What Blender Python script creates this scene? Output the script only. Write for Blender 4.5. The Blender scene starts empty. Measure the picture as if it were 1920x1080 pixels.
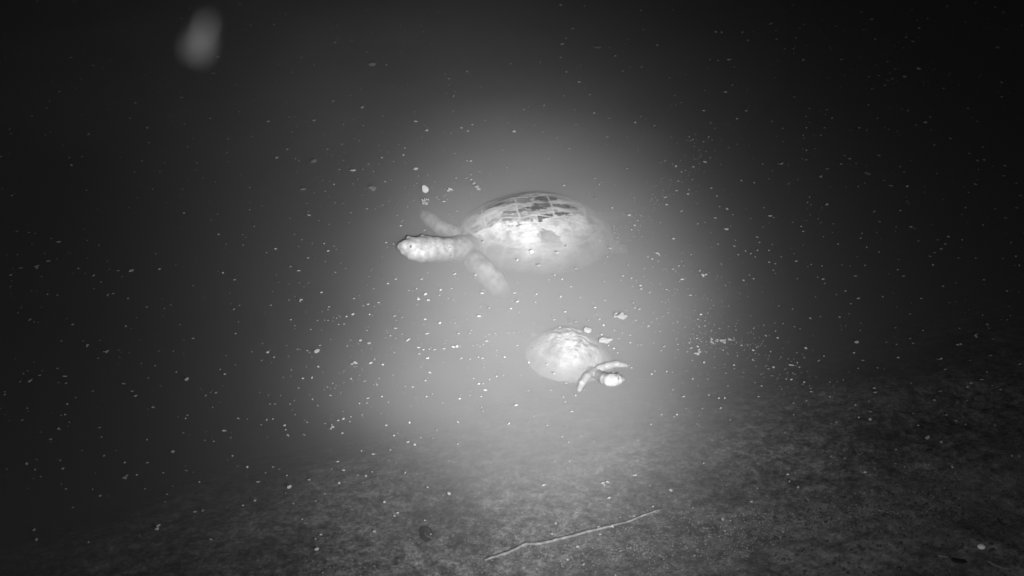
import bpy, bmesh, math, random
import numpy as np
from mathutils import Vector, Matrix, noise
R = math.radians
S = bpy.context.scene
COL = S.collection
random.seed(11)
rng = np.random.default_rng(11)

# ------------------------------------------------------------------ camera
CAM_H, PITCH, HFOV = 1.4, R(35.0), R(40.0)
FPX = 960.0 / math.tan(HFOV / 2)                      # focal length in pixels of the 1920 wide photo
cam_d = bpy.data.cameras.new("camera")
cam = bpy.data.objects.new("camera", cam_d)
COL.objects.link(cam)
cam.location = (0, 0, CAM_H)
cam.rotation_euler = (math.pi / 2 - PITCH, 0, 0)
cam_d.sensor_width = 36.0
cam_d.lens = 18.0 / math.tan(HFOV / 2)
cam_d.clip_start, cam_d.clip_end = 0.05, 200.0
cam_d.dof.use_dof = True
cam_d.dof.focus_distance = 2.40
cam_d.dof.aperture_fstop = 6.0
S.camera = cam

# ------------------------------------------------------------------ night sky
W = bpy.data.worlds.new("World"); S.world = W; W.use_nodes = True
wn, wl = W.node_tree.nodes, W.node_tree.links
wn.clear()
sky = wn.new("ShaderNodeTexSky"); sky.sky_type = 'NISHITA'; sky.sun_disc = False
sky.sun_elevation = R(-3.0); sky.sun_rotation = R(150)
bw = wn.new("ShaderNodeRGBToBW"); bg = wn.new("ShaderNodeBackground"); wo = wn.new("ShaderNodeOutputWorld")
wl.new(sky.outputs[0], bw.inputs[0]); wl.new(bw.outputs[0], bg.inputs[0]); wl.new(bg.outputs[0], wo.inputs[0])
bg.inputs[1].default_value = 0.15

# ------------------------------------------------------------------ the hand lamp beside the camera, aimed at the turtles
LAMP_W = 830.0
LAMP_AIM = (970.0, 600.0)
LAMP_SX, LAMP_SY = 0.104, 0.104        # beam spread (sine of the angle), sideways and up-down
LAMP_SPILL, LAMP_SPILL_S, LAMP_SPILL_X = 0.058, 0.46, 0.11
def cam_dir(px, py):
    x, y = (px - 960) / FPX, (540 - py) / FPX
    c, s = math.cos(PITCH), math.sin(PITCH)
    return Vector((x, c + y * s, -s + y * c))
def at(px, py, z=0.0):
    d = cam_dir(px, py)
    return Vector((0, 0, CAM_H)) + d * ((z - CAM_H) / d.z)
ld = bpy.data.lights.new("lamp", 'SPOT'); lamp = bpy.data.objects.new("lamp", ld); COL.objects.link(lamp)
lamp.location = (0.09, 0.02, CAM_H - 0.10)
lamp.rotation_euler = (at(*LAMP_AIM) - lamp.location).to_track_quat('-Z', 'Y').to_euler()
ld.energy = LAMP_W; ld.spot_size = R(150); ld.spot_blend = 0.2; ld.shadow_soft_size = 0.02
ld.use_nodes = True
n, l = ld.node_tree.nodes, ld.node_tree.links
n.clear()
tc = n.new("ShaderNodeTexCoord"); sx = n.new("ShaderNodeSeparateXYZ"); l.new(tc.outputs["Normal"], sx.inputs[0])
def M(op, a, b=None):
    m = n.new("ShaderNodeMath"); m.operation = op
    for i, v in enumerate((a, b)):
        if v is None: continue
        if isinstance(v, (int, float)): m.inputs[i].default_value = v
        else: l.new(v, m.inputs[i])
    return m.outputs[0]
X2 = M('MULTIPLY', sx.outputs[0], sx.outputs[0]); Y2 = M('MULTIPLY', sx.outputs[1], sx.outputs[1])
q = M('ADD', M('MULTIPLY', X2, 0.5 / LAMP_SX ** 2), M('MULTIPLY', Y2, 0.5 / LAMP_SY ** 2))
core = M('EXPONENT', M('MULTIPLY', q, -1.0))
XS = M('ADD', sx.outputs[0], LAMP_SPILL_X)                # the spill hangs a little to the left
spill = M('MULTIPLY', M('EXPONENT', M('MULTIPLY', M('ADD', M('MULTIPLY', XS, XS), Y2), -0.5 / LAMP_SPILL_S ** 2)), LAMP_SPILL)
em = n.new("ShaderNodeEmission"); l.new(M('ADD', core, spill), em.inputs[1])
lo = n.new("ShaderNodeOutputLight"); l.new(em.outputs[0], lo.inputs[0])

# ------------------------------------------------------------------ render settings
S.view_settings.view_transform = 'Standard'; S.view_settings.look = 'None'
S.view_settings.exposure = 0.0; S.view_settings.gamma = 1.0
cy = S.cycles
cy.max_bounces = 8; cy.diffuse_bounces = 2; cy.glossy_bounces = 2; cy.volume_bounces = 2
cy.transparent_max_bounces = 8; cy.use_denoising = True
cy.sample_clamp_indirect = 3.0

# ------------------------------------------------------------------ material helpers
def mat(name):
    m = bpy.data.materials.new(name); m.use_nodes = True
    m.node_tree.nodes.clear()
    return m, m.node_tree.nodes, m.node_tree.links
def grey(v): return (v, v, v, 1)
def simple(name, lo_, hi_, scale=60.0, rough=0.6, bump=0.0, rand=0.0, detail=6.0, spec=0.4, bscale=None):
    m, n, l = mat(name)
    o = n.new("ShaderNodeOutputMaterial"); p = n.new("ShaderNodeBsdfPrincipled"); l.new(p.outputs[0], o.inputs[0])
    t = n.new("ShaderNodeTexCoord"); nz = n.new("ShaderNodeTexNoise")
    nz.inputs["Scale"].default_value = scale; nz.inputs["Detail"].default_value = detail
    l.new(t.outputs["Object"], nz.inputs["Vector"])
    r = n.new("ShaderNodeMapRange"); r.inputs[1].default_value = 0.3; r.inputs[2].default_value = 0.7
    r.inputs[3].default_value = lo_; r.inputs[4].default_value = hi_
    l.new(nz.outputs[0], r.inputs[0])
    v = r.outputs[0]
    if rand:
        oi = n.new("ShaderNodeObjectInfo"); rr = n.new("ShaderNodeMapRange")
        rr.inputs[3].default_value = 1 - rand; rr.inputs[4].default_value = 1.0
        l.new(oi.outputs["Random"], rr.inputs[0])
        mm = n.new("ShaderNodeMath"); mm.operation = 'MULTIPLY'; l.new(v, mm.inputs[0]); l.new(rr.outputs[0], mm.inputs[1]); v = mm.outputs[0]
    l.new(v, p.inputs["Base Color"])
    p.inputs["Roughness"].default_value = rough; p.inputs["Specular IOR Level"].default_value = spec
    if bump:
        nb = n.new("ShaderNodeTexNoise"); nb.inputs["Scale"].default_value = bscale or scale * 2; nb.inputs["Detail"].default_value = 5
        l.new(t.outputs["Object"], nb.inputs["Vector"])
        b = n.new("ShaderNodeBump"); b.inputs["Distance"].default_value = bump
        l.new(nb.outputs[0], b.inputs["Height"]); l.new(b.outputs[0], p.inputs["Normal"])
    return m

# ------------------------------------------------------------------ object helpers
def tag(o, label=None, cat=None, group=None, kind=None):
    if label: o["label"] = label
    if cat: o["category"] = cat
    if group: o["group"] = group
    if kind: o["kind"] = kind
    return o
def link(name, me, m=None, parent=None):
    o = bpy.data.objects.new(name, me); COL.objects.link(o)
    if m and not me.materials: me.materials.append(m)
    if parent: o.parent = parent
    return o
def mesh(name, V, F, smooth=True):
    me = bpy.data.meshes.new(name); me.from_pydata([tuple(v) for v in V], [], [tuple(f) for f in F]); me.update()
    if smooth: me.polygons.foreach_set("use_smooth", [True] * len(me.polygons))
    return me
def empty(name, loc, rot=None):
    o = bpy.data.objects.new(name, None); COL.objects.link(o); o.empty_display_size = 0.02
    mt = Matrix.Translation(loc)
    if rot is not None: mt = mt @ rot.to_4x4()
    o.matrix_world = mt
    return o, mt
GRIDS = {}
def vnoise(x, y, seed=0):
    """smooth 2-D value noise on numpy arrays, 0..1"""
    g = GRIDS.setdefault(seed, None)
    if g is None: g = GRIDS[seed] = np.random.default_rng(seed).random((256, 256))
    xi, yi = np.floor(x).astype(int), np.floor(y).astype(int)
    fx, fy = x - xi, y - yi
    fx = fx * fx * (3 - 2 * fx); fy = fy * fy * (3 - 2 * fy)
    a, b = g[yi % 256, xi % 256], g[yi % 256, (xi + 1) % 256]
    c, d = g[(yi + 1) % 256, xi % 256], g[(yi + 1) % 256, (xi + 1) % 256]
    return (a * (1 - fx) + b * fx) * (1 - fy) + (c * (1 - fx) + d * fx) * fy
def fbm(x, y, f, octs=4, seed=0, gain=0.5):
    s, a, t = 0, 1, 0
    for k in range(octs):
        s = s + a * vnoise(x * f * 2 ** k + 17.3 * k, y * f * 2 ** k + 5.1 * k, seed + k); t += a; a *= gain
    return s / t - 0.5

# ------------------------------------------------------------------ pond bed and bank: one sheet to beyond the horizon
SH0, SH1 = at(1330, 1080), at(1920, 915)              # two points of the shoreline
sdir = (SH1 - SH0).normalized(); snrm = Vector((-sdir.y, sdir.x, 0))
def bed_z(x, y, fine=True):
    x = np.asarray(x, float); y = np.asarray(y, float)
    d = (x - SH0.x) * snrm.x + (y - SH0.y) * snrm.y   # metres out from the shore
    d = d + 0.16 * fbm(x, y, 2.3, 3, 3)
    z = np.where(d < 0, -d * 0.16, -(0.085 * d + 0.55 * np.maximum(d, 0) ** 3))
    z = np.clip(z, -0.9, 0.5)
    if fine:
        z = z + 0.012 * fbm(x, y, 9, 4, 21) + 0.006 * fbm(x, y, 45, 3, 31)
        wet = 1 / (1 + np.exp(d / 0.02))              # clods on the bare bank
        z = z + wet * (0.012 * fbm(x, y, 38, 4, 41, 0.6) + 0.003)
    return z
def axis(fine0, fine1, step, far):
    a = list(np.arange(fine0, fine1, step)); s = step
    while a[-1] < far: s *= 1.25; a.append(a[-1] + s)
    s = step
    while a[0] > -far: s *= 1.25; a.insert(0, a[0] - s)
    return np.array(a)
gx, gy = axis(-0.95, 1.05, 0.0042, 60), axis(1.15, 2.1, 0.0042, 60)
GX, GY = np.meshgrid(gx, gy); GZ = bed_z(GX, GY)
nx, ny = len(gx), len(gy)
me = bpy.data.meshes.new("pond_bed")
V = np.stack([GX.ravel(), GY.ravel(), GZ.ravel()], 1)
ii = np.arange(ny - 1)[:, None] * nx + np.arange(nx - 1)[None, :]
Fq = np.stack([ii, ii + 1, ii + nx + 1, ii + nx], -1).reshape(-1, 4)
me.from_pydata(V.tolist(), [], Fq.tolist()); me.update()
me.polygons.foreach_set("use_smooth", [True] * len(me.polygons))
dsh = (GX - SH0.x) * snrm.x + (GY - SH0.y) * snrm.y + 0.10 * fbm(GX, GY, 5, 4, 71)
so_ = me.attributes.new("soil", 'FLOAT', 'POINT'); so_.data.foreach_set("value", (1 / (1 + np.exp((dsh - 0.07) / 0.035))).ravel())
bm_, n, l = mat("silt")
o = n.new("ShaderNodeOutputMaterial"); p = n.new("ShaderNodeBsdfPrincipled"); l.new(p.outputs[0], o.inputs[0])
t = n.new("ShaderNodeTexCoord")
def nz(scale, det, rough=0.55):
    k = n.new("ShaderNodeTexNoise"); k.inputs["Scale"].default_value = scale; k.inputs["Detail"].default_value = det
    k.inputs["Roughness"].default_value = rough; l.new(t.outputs["Object"], k.inputs["Vector"]); return k.outputs[0]
def mr(v, a, b, c, d):
    k = n.new("ShaderNodeMapRange"); l.new(v, k.inputs[0])
    for i, q_ in enumerate((a, b, c, d)): k.inputs[i + 1].default_value = q_
    return k.outputs[0]
def mul(a, b):
    k = n.new("ShaderNodeMath"); k.operation = 'MULTIPLY'; l.new(a, k.inputs[0])
    if isinstance(b, float): k.inputs[1].default_value = b
    else: l.new(b, k.inputs[1])
    return k.outputs[0]
base = mul(mr(nz(7, 4), 0.3, 0.7, 0.055, 0.185), mr(nz(48, 7, 0.75), 0.36, 0.64, 0.22, 1.7))
base = mul(base, mr(nz(2.6, 3), 0.35, 0.65, 0.7, 1.3))
base = mul(base, mr(nz(140, 4, .7), 0.36, 0.64, 0.5, 1.5))
base = mul(base, mr(nz(230, 3, 0.7), 0.3, 0.7, 0.6, 1.4))
soil = mul(mr(nz(16, 5, .65), .3, .7, .07, .22), mr(nz(120, 4, .7), .3, .7, .5, 1.5))   # the bank soil has its own tone range, apart from the bed silt
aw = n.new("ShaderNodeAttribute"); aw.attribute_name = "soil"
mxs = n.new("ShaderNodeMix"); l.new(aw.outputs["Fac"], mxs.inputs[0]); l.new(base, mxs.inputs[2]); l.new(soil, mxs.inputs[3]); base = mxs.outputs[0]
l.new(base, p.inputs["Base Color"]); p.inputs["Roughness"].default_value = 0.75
p.inputs["Specular IOR Level"].default_value = 0.3
b = n.new("ShaderNodeBump"); b.inputs["Distance"].default_value = 0.004; l.new(nz(320, 4, 0.7), b.inputs["Height"]); l.new(b.outputs[0], p.inputs["Normal"])
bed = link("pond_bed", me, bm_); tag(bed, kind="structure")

# ------------------------------------------------------------------ murky pond water: closed body, clear skin, silt-laden inside
wm, n, l = mat("murky_water")
o = n.new("ShaderNodeOutputMaterial")
tr = n.new("ShaderNodeBsdfTransparent"); gl = n.new("ShaderNodeBsdfGlossy"); gl.inputs["Roughness"].default_value = 0.03
geo = n.new("ShaderNodeNewGeometry")                  # Schlick's law, the same from above and from below
dt = n.new("ShaderNodeVectorMath"); dt.operation = 'DOT_PRODUCT'; l.new(geo.outputs["Normal"], dt.inputs[0]); l.new(geo.outputs["Incoming"], dt.inputs[1])
def mth(op, a_, b_=None):
    k = n.new("ShaderNodeMath"); k.operation = op
    for i, v in enumerate((a_, b_)):
        if v is None: continue
        if isinstance(v, float): k.inputs[i].default_value = v
        else: l.new(v, k.inputs[i])
    return k.outputs[0]
fres = mth('ADD', mth('MULTIPLY', mth('POWER', mth('SUBTRACT', 1.0, mth('ABSOLUTE', dt.outputs["Value"])), 5.0), 0.98), 0.02)
mx = n.new("ShaderNodeMixShader"); l.new(fres, mx.inputs[0]); l.new(tr.outputs[0], mx.inputs[1]); l.new(gl.outputs[0], mx.inputs[2])
t = n.new("ShaderNodeTexCoord"); mp = n.new("ShaderNodeMapping"); mp.inputs["Scale"].default_value = (7, 26, 1); l.new(t.outputs["Object"], mp.inputs[0])
rp = n.new("ShaderNodeTexNoise"); rp.inputs["Scale"].default_value = 1.0; rp.inputs["Detail"].default_value = 2; l.new(mp.outputs[0], rp.inputs["Vector"])
b = n.new("ShaderNodeBump"); b.inputs["Distance"].default_value = 0.004; l.new(rp.outputs[0], b.inputs["Height"]); l.new(b.outputs[0], gl.inputs["Normal"])
l.new(mx.outputs[0], o.inputs["Surface"])
pv = n.new("ShaderNodeVolumePrincipled")
WATER_D, WATER_ALB, WATER_G = 5.0, 0.30, 0.0
pv.inputs["Color"].default_value = grey(WATER_ALB); pv.inputs["Density"].default_value = WATER_D; pv.inputs["Anisotropy"].default_value = WATER_G
l.new(pv.outputs[0], o.inputs["Volume"])
B = 55.0
wv = [(-B, -B, -1.2), (B, -B, -1.2), (B, B, -1.2), (-B, B, -1.2), (-B, -B, 0), (B, -B, 0), (B, B, 0), (-B, B, 0)]
wf = [(3, 2, 1, 0), (4, 5, 6, 7), (0, 1, 5, 4), (1, 2, 6, 5), (2, 3, 7, 6), (3, 0, 4, 7)]
water = link("water", mesh("water", wv, wf, False), wm); tag(water, kind="structure")

# silt stirred up by the two animals: a low cloud hanging just under the surface, thinning out to nothing at its edge
cm, n, l = mat("stirred_silt")
o = n.new("ShaderNodeOutputMaterial"); pv = n.new("ShaderNodeVolumePrincipled")
pv.inputs["Color"].default_value = grey(0.97); pv.inputs["Density"].default_value = 7.5
l.new(pv.outputs[0], o.inputs["Volume"])
def silt_t(x, y):
    """thickness of the cloud in metres"""
    dx, dy = x - 0.054, y - 2.054
    u, v = (math.cos(1.599) * dx + math.sin(1.599) * dy) / 0.365, (-math.sin(1.599) * dx + math.cos(1.599) * dy) / 0.174
    t_ = 0.073 * np.exp(-(.5 * (u * u + v * v)) ** 1.379)
    t_ = t_ + 0.02 * np.exp(-.5 * ((x - -0.6) ** 2 + (y - 3.199) ** 2) / 0.478 ** 2) + 0.022 * np.exp(-.5 * ((x - -0.199) ** 2 + (y - 1.769) ** 2) / 0.08 ** 2)
    return t_ * (1 + 0.9 * fbm(x, y, 4.5, 4, 91))
SILT = 1.0
cx, cyy = np.linspace(-1.5, 1.5, 241), np.linspace(1.15, 3.9, 221)
CX, CY = np.meshgrid(cx, cyy); CT = silt_t(CX, CY) * SILT
k = len(cx); keep = CT > .0006
idx = -np.ones(CT.shape, int); idx[keep] = np.arange(keep.sum()); nk = int(keep.sum())
if nk:
    V = [(x, y, -.0016) for x, y in zip(CX[keep], CY[keep])] + [(x, y, -.0016 - t_) for x, y, t_ in zip(CX[keep], CY[keep], CT[keep])]
    F = []; edge = {}
    for j in range(CT.shape[0] - 1):
        for i in range(k - 1):
            q = [idx[j, i], idx[j, i + 1], idx[j + 1, i + 1], idx[j + 1, i]]
            if min(q) < 0: continue
            q = [int(v) for v in q]
            F.append(q); F.append([v + nk for v in q[::-1]])
            for a_, b_ in zip(q, q[1:] + q[:1]):
                if (b_, a_) in edge: del edge[(b_, a_)]
                else: edge[(a_, b_)] = 1
    for a_, b_ in edge: F.append([b_, a_, a_ + nk, b_ + nk])
    tag(link("silt_cloud", mesh("silt_cloud", V, F), cm), kind="stuff")

# ------------------------------------------------------------------ turtles
def carapace(name, a, b, h, marks, seed, nr=90, na=240, m=None, bumpy=0.0, pw=(2.25, 0.92)):
    """closed shell: scuted dome above, flat plastron below.  Local x runs to the head, y to its left.
    marks = patches (u, v, ru, rv, angle, strength) in shell coordinates -1..1"""
    rn = random.Random(seed)
    vert_u = [-1.05, -.60, -.20, .22, .62, 1.05]
    cost_u = [-1.05, -.42, .02, .44, 1.05]
    tones = {}
    def tone(k):
        if k not in tones: tones[k] = rn.random()
        return tones[k]
    V, seam, dark, ton = [], [], [], []
    def outline(th):
        c, s = math.cos(th), math.sin(th)
        return a * c * (1 + 0.02 * math.cos(2 * th)), b * s * (1 - 0.10 * c) * (1 + 0.04 * math.cos(2 * th - math.pi))
    for i in range(nr + 1):
        r = (i / nr) ** 0.85
        for j in range(na):
            th = 2 * math.pi * j / na
            ox, oy = outline(th)
            x, y = ox * r, oy * r
            u, v = r * math.cos(th), r * math.sin(th)
            z = h * (1 - r ** pw[0]) ** pw[1]
            # seam distances, in shell units
            zig = 0.31 + 0.07 * (abs(((u * 2.45 + .5) % 1) - .5) * 2 - .5)
            wob = 0.02 * noise.noise(Vector((u * 4, v * 4, seed)))
            ds = [9]
            marg = 0.84
            if r < marg:
                ds.append(abs(abs(v) - zig + wob))
                if abs(v) < zig:
                    k = max(q for q in range(5) if u >= vert_u[q] or q == 0)
                    ds += [abs(u - q + wob) for q in vert_u[1:5]]; key = ('v', k)
                else:
                    k = max(q for q in range(4) if u >= cost_u[q] or q == 0)
                    ds += [abs(u + 0.22 * (abs(v) - .3) * (u) - q + wob) for q in cost_u[1:4]]; key = ('c', k, v > 0)
            else:
                ang = (th * 24 / (2 * math.pi)) % 1
                ds.append(min(ang, 1 - ang) * 0.26 * r); key = ('m', int(th * 24 / (2 * math.pi)))
            ds.append(abs(r - marg))
            d = min(ds)
            sm = .75 * math.exp(-(d / 0.0105) ** 2)
            z -= 0.012 * h * sm
            z += 0.010 * h * (tone(key) - .5)* (1 - math.exp(-(d / .06) ** 2))
            if bumpy: z += bumpy * h * noise.fractal(Vector((u * 5, v * 5, seed + 3.0)), 0.9, 2.1, 5) * (1 - r ** 4)
            dk = 0
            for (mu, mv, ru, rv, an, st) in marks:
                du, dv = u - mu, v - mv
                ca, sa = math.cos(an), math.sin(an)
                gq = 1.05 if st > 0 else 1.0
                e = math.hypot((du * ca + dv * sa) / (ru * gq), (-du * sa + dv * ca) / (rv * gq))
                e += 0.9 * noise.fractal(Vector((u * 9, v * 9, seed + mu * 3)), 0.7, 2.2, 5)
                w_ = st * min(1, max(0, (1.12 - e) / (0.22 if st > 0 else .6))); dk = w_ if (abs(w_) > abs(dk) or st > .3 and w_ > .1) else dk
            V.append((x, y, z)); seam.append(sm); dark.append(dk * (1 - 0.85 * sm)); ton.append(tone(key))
    F = []
    for i in range(nr):
        for j in range(na):
            j2 = (j + 1) % na
            F.append((i * na + j, (i + 1) * na + j, (i + 1) * na + j2, i * na + j2))
    top = nr * na; prev = top
    for k in range(1, 9):                              # plastron
        r = 1 - k / 8 * .98
        st = len(V)
        for j in range(na):
            ox, oy = outline(2 * math.pi * j / na)
            V.append((ox * r, oy * r, -0.22 * h * (1 - r ** 3))); seam.append(0); dark.append(0); ton.append(.5)
        for j in range(na):
            j2 = (j + 1) % na
            F.append((prev + j, st + j, st + j2, prev + j2))
        prev = st
    F.append(tuple(prev + j for j in range(na)))
    me = mesh(name, V, F)
    for nm, arr in (("seam", seam), ("dark", dark), ("tone", ton)):
        at_ = me.attributes.new(nm, 'FLOAT', 'POINT'); at_.data.foreach_set("value", arr)
    return me, np.array(V[:top + na])

def shell_mat(name, lo_, hi_, dark_v, seam_v, nscale, rough):
    m, n, l = mat(name)
    o = n.new("ShaderNodeOutputMaterial"); p = n.new("ShaderNodeBsdfPrincipled"); l.new(p.outputs[0], o.inputs[0])
    t = n.new("ShaderNodeTexCoord")
    def att(k):
        q = n.new("ShaderNodeAttribute"); q.attribute_name = k; return q.outputs["Fac"]
    mp = n.new("ShaderNodeMapping"); mp.inputs["Scale"].default_value = (0.7, 1.5, 1.5); l.new(t.outputs["Object"], mp.inputs[0])
    def nz(s, d, r=.6):
        k = n.new("ShaderNodeTexNoise"); k.inputs["Scale"].default_value = s; k.inputs["Detail"].default_value = d; k.inputs["Roughness"].default_value = r
        l.new(mp.outputs[0], k.inputs["Vector"]); return k.outputs[0]
    def mr(v, a_, b_, c_, d_):
        k = n.new("ShaderNodeMapRange"); l.new(v, k.inputs[0])
        for i, q_ in enumerate((a_, b_, c_, d_)): k.inputs[i + 1].default_value = q_
        return k.outputs[0]
    def mixv(f, a_, b_):
        k = n.new("ShaderNodeMix"); l.new(f, k.inputs[0])
        for i, q_ in ((2, a_), (3, b_)):
            if isinstance(q_, float): k.inputs[i].default_value = q_
            else: l.new(q_, k.inputs[i])
        return k.outputs[0]
    def mul(a_, b_):
        k = n.new("ShaderNodeMath"); k.operation = 'MULTIPLY'; l.new(a_, k.inputs[0]); l.new(b_, k.inputs[1]); return k.outputs[0]
    v = mr(nz(nscale, 7, .65), .33, .67, lo_, hi_)
    v = mul(v, mr(att("tone"), 0, 1, .85, 1.08))
    v = mixv(att("dark"), v, mr(nz(nscale * 2.2, 6, .7), .3, .7, dark_v * .5, dark_v * 1.6))
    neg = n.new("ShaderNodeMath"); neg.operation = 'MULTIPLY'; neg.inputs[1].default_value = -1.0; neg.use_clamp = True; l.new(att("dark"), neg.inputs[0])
    v = mixv(neg.outputs[0], v, mr(nz(nscale * 1.6, 6, .7), .3, .65, .36, .66))  # negative marks: wet highlights painted in as pale colour
    v = mixv(att("seam"), v, seam_v)
    v = mul(v, mr(nz(nscale * 7, 4, .7), .3, .7, .86, 1.1))
    l.new(v, p.inputs["Base Color"]); p.inputs["Roughness"].default_value = rough; p.inputs["Specular IOR Level"].default_value = .5
    b = n.new("ShaderNodeBump"); b.inputs["Distance"].default_value = .0015; l.new(nz(nscale * 4, 6, .7), b.inputs["Height"]); l.new(b.outputs[0], p.inputs["Normal"])
    return m

def ico(sub):
    bm = bmesh.new(); bmesh.ops.create_icosphere(bm, subdivisions=sub, radius=1)
    V = np.array([v.co[:] for v in bm.verts]); F = [[v.index for v in f.verts] for f in bm.faces]; bm.free()
    return V, F
def surface_net(D, org, h):
    """closed quad surface of the zero level of the grid D (negative inside)"""
    ins = D < 0
    nx_, ny_, nz_ = D.shape
    acc = np.zeros((nx_ - 1, ny_ - 1, nz_ - 1, 3)); cnt = np.zeros((nx_ - 1, ny_ - 1, nz_ - 1))
    cs = [(i, j, k) for i in (0, 1) for j in (0, 1) for k in (0, 1)]
    def cv(A, c): return A[c[0]:nx_ - 1 + c[0], c[1]:ny_ - 1 + c[1], c[2]:nz_ - 1 + c[2]]
    for c in cs:
        for ax_ in range(3):
            if c[ax_]: continue
            e = list(c); e[ax_] = 1; e = tuple(e)
            A, B_ = cv(D, c), cv(D, e); X_ = cv(ins, c) != cv(ins, e)
            tt = np.where(X_, A / np.where(X_, A - B_, 1), 0)
            for q in range(3): acc[..., q] += np.where(X_, c[q] + (tt if q == ax_ else 0), 0)
            cnt += X_
    act = cnt > 0
    idx = -np.ones(act.shape, int); idx[act] = np.arange(act.sum())
    base_ = np.argwhere(act)
    V = (base_ + acc[act] / cnt[act][:, None]) * h + org
    F = []
    for ax_, (b1, b2) in enumerate(((1, 2), (2, 0), (0, 1))):
        sl0 = [slice(1, -1)] * 3; sl1 = [slice(1, -1)] * 3
        sl0[ax_] = slice(1, -2); sl1[ax_] = slice(2, -1)
        i0, i1 = ins[tuple(sl0)], ins[tuple(sl1)]
        for flip, msk in ((False, i0 & ~i1), (True, ~i0 & i1)):
            P_ = np.argwhere(msk) + 1
            if not len(P_): continue
            q = []
            for (u_, w_) in ((0, 0), (-1, 0), (-1, -1), (0, -1)):
                Q = P_.copy(); Q[:, b1] += u_; Q[:, b2] += w_
                q.append(idx[Q[:, 0], Q[:, 1], Q[:, 2]])
            q = np.stack(q, 1)
            F.append(q[:, ::-1] if flip else q)
    return V, np.concatenate(F)
def grow_body(name, chains, blobs, inv, voxel, seed, rough=0.0005, blend=None, grooves=(), freq=160):
    """one continuous skin: tapered limbs melted into a single surface.
    chains: lists of (world point, radius, flatten);  blobs: (world point, radii in local axes)"""
    blend = blend or voxel * 2.2
    segs = []
    for ch in chains:
        for (p0, r0, f0), (p1, r1, f1) in zip(ch[:-1], ch[1:]):
            segs.append((np.array(inv @ p0), np.array(inv @ p1), r0, r1, f0, f1))
    bl = [(np.array(inv @ c), np.array(rad)) for c, rad in blobs]
    lo_ = np.min([np.minimum(s[0], s[1]) - max(s[2], s[3]) for s in segs] + [c - r for c, r in bl], 0) - 4 * voxel
    hi_ = np.max([np.maximum(s[0], s[1]) + max(s[2], s[3]) for s in segs] + [c + r for c, r in bl], 0) + 4 * voxel
    dim = np.ceil((hi_ - lo_) / voxel).astype(int) + 1
    D = np.full(dim, 1.0)
    ax_ = [lo_[q] + voxel * np.arange(dim[q]) for q in range(3)]
    def merge(a_, b_, fn):
        i0 = np.clip(((a_ - lo_) / voxel).astype(int) - 5, 0, dim); i1 = np.clip(((b_ - lo_) / voxel).astype(int) + 6, 0, dim)
        sl = tuple(slice(i0[q], i1[q]) for q in range(3))
        X_, Y_, Z_ = np.meshgrid(*(ax_[q][sl[q]] for q in range(3)), indexing='ij')
        d = fn(X_, Y_, Z_); e = D[sl]
        k = np.clip(.5 + .5 * (e - d) / blend, 0, 1)
        D[sl] = e + (d - e) * k - blend * k * (1 - k)
    for a_, b_, r0, r1, f0, f1 in segs:
        f = (f0 + f1) / 2
        def fn(X_, Y_, Z_):
            v = b_ - a_; w = np.clip(((X_ - a_[0]) * v[0] + (Y_ - a_[1]) * v[1] + (Z_ - a_[2]) * v[2]) / max(1e-12, v @ v), 0, 1)
            return np.sqrt((X_ - a_[0] - w * v[0]) ** 2 + (Y_ - a_[1] - w * v[1]) ** 2 + ((Z_ - a_[2] - w * v[2]) / f) ** 2) - (r0 + (r1 - r0) * w)
        m_ = max(r0, r1); merge(np.minimum(a_, b_) - m_, np.maximum(a_, b_) + m_, fn)
    for c, r in bl:
        merge(c - r, c + r, lambda X_, Y_, Z_: (np.sqrt(((X_ - c[0]) / r[0]) ** 2 + ((Y_ - c[1]) / r[1]) ** 2 + ((Z_ - c[2]) / r[2]) ** 2) - 1) * r.min())
    for ch in grooves:                                 # mouth line, nostrils
        for (p0, r0, f0), (p1, r1, f1) in zip(ch[:-1], ch[1:]):
            a_, b_ = np.array(inv @ p0), np.array(inv @ p1)
            i0 = np.clip(((np.minimum(a_, b_) - lo_) / voxel).astype(int) - 5, 0, dim); i1 = np.clip(((np.maximum(a_, b_) - lo_) / voxel).astype(int) + 6, 0, dim)
            sl = tuple(slice(i0[q], i1[q]) for q in range(3))
            X_, Y_, Z_ = np.meshgrid(*(ax_[q][sl[q]] for q in range(3)), indexing='ij')
            v = b_ - a_; w = np.clip(((X_ - a_[0]) * v[0] + (Y_ - a_[1]) * v[1] + (Z_ - a_[2]) * v[2]) / max(1e-12, v @ v), 0, 1)
            d = np.sqrt((X_ - a_[0] - w * v[0]) ** 2 + (Y_ - a_[1] - w * v[1]) ** 2 + (Z_ - a_[2] - w * v[2]) ** 2) - r0
            D[sl] = np.maximum(D[sl], -d)
    V, F = surface_net(D, lo_, voxel)
    out = mesh(name, V.tolist(), F.tolist())
    co = np.array([v.co[:] for v in out.vertices]); no = np.array([v.normal[:] for v in out.vertices])
    k = np.array([noise.fractal(Vector(c * freq) + Vector((seed, 0, 0)), .8, 2.1, 4) for c in co])   # wrinkled, scaly skin
    out.vertices.foreach_set("co", (co + no * (k * rough)[:, None]).ravel()); out.update()
    return out
def sphere_mesh(name, c, r, sub=3, scale=(1, 1, 1)):
    V_, F_ = ico(sub)
    return mesh(name, [(c[0] + q[0] * r * scale[0], c[1] + q[1] * r * scale[1], c[2] + q[2] * r * scale[2]) for q in V_], F_)

skin = simple("pale_turtle_skin", .20, .38, 90, .5, .0005, spec=.5)
skin2 = simple("small_turtle_skin", .22, .36, 120, .5, .0004, spec=.5)
eye_m = simple("wet_eye", .08, .16, 300, .12, spec=1.0)
ear_m = simple("dark_ear_skin", .03, .06, 300, .6)
VIEW = -cam_dir(960, 600).normalized()                 # a direction that faces the bank

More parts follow.
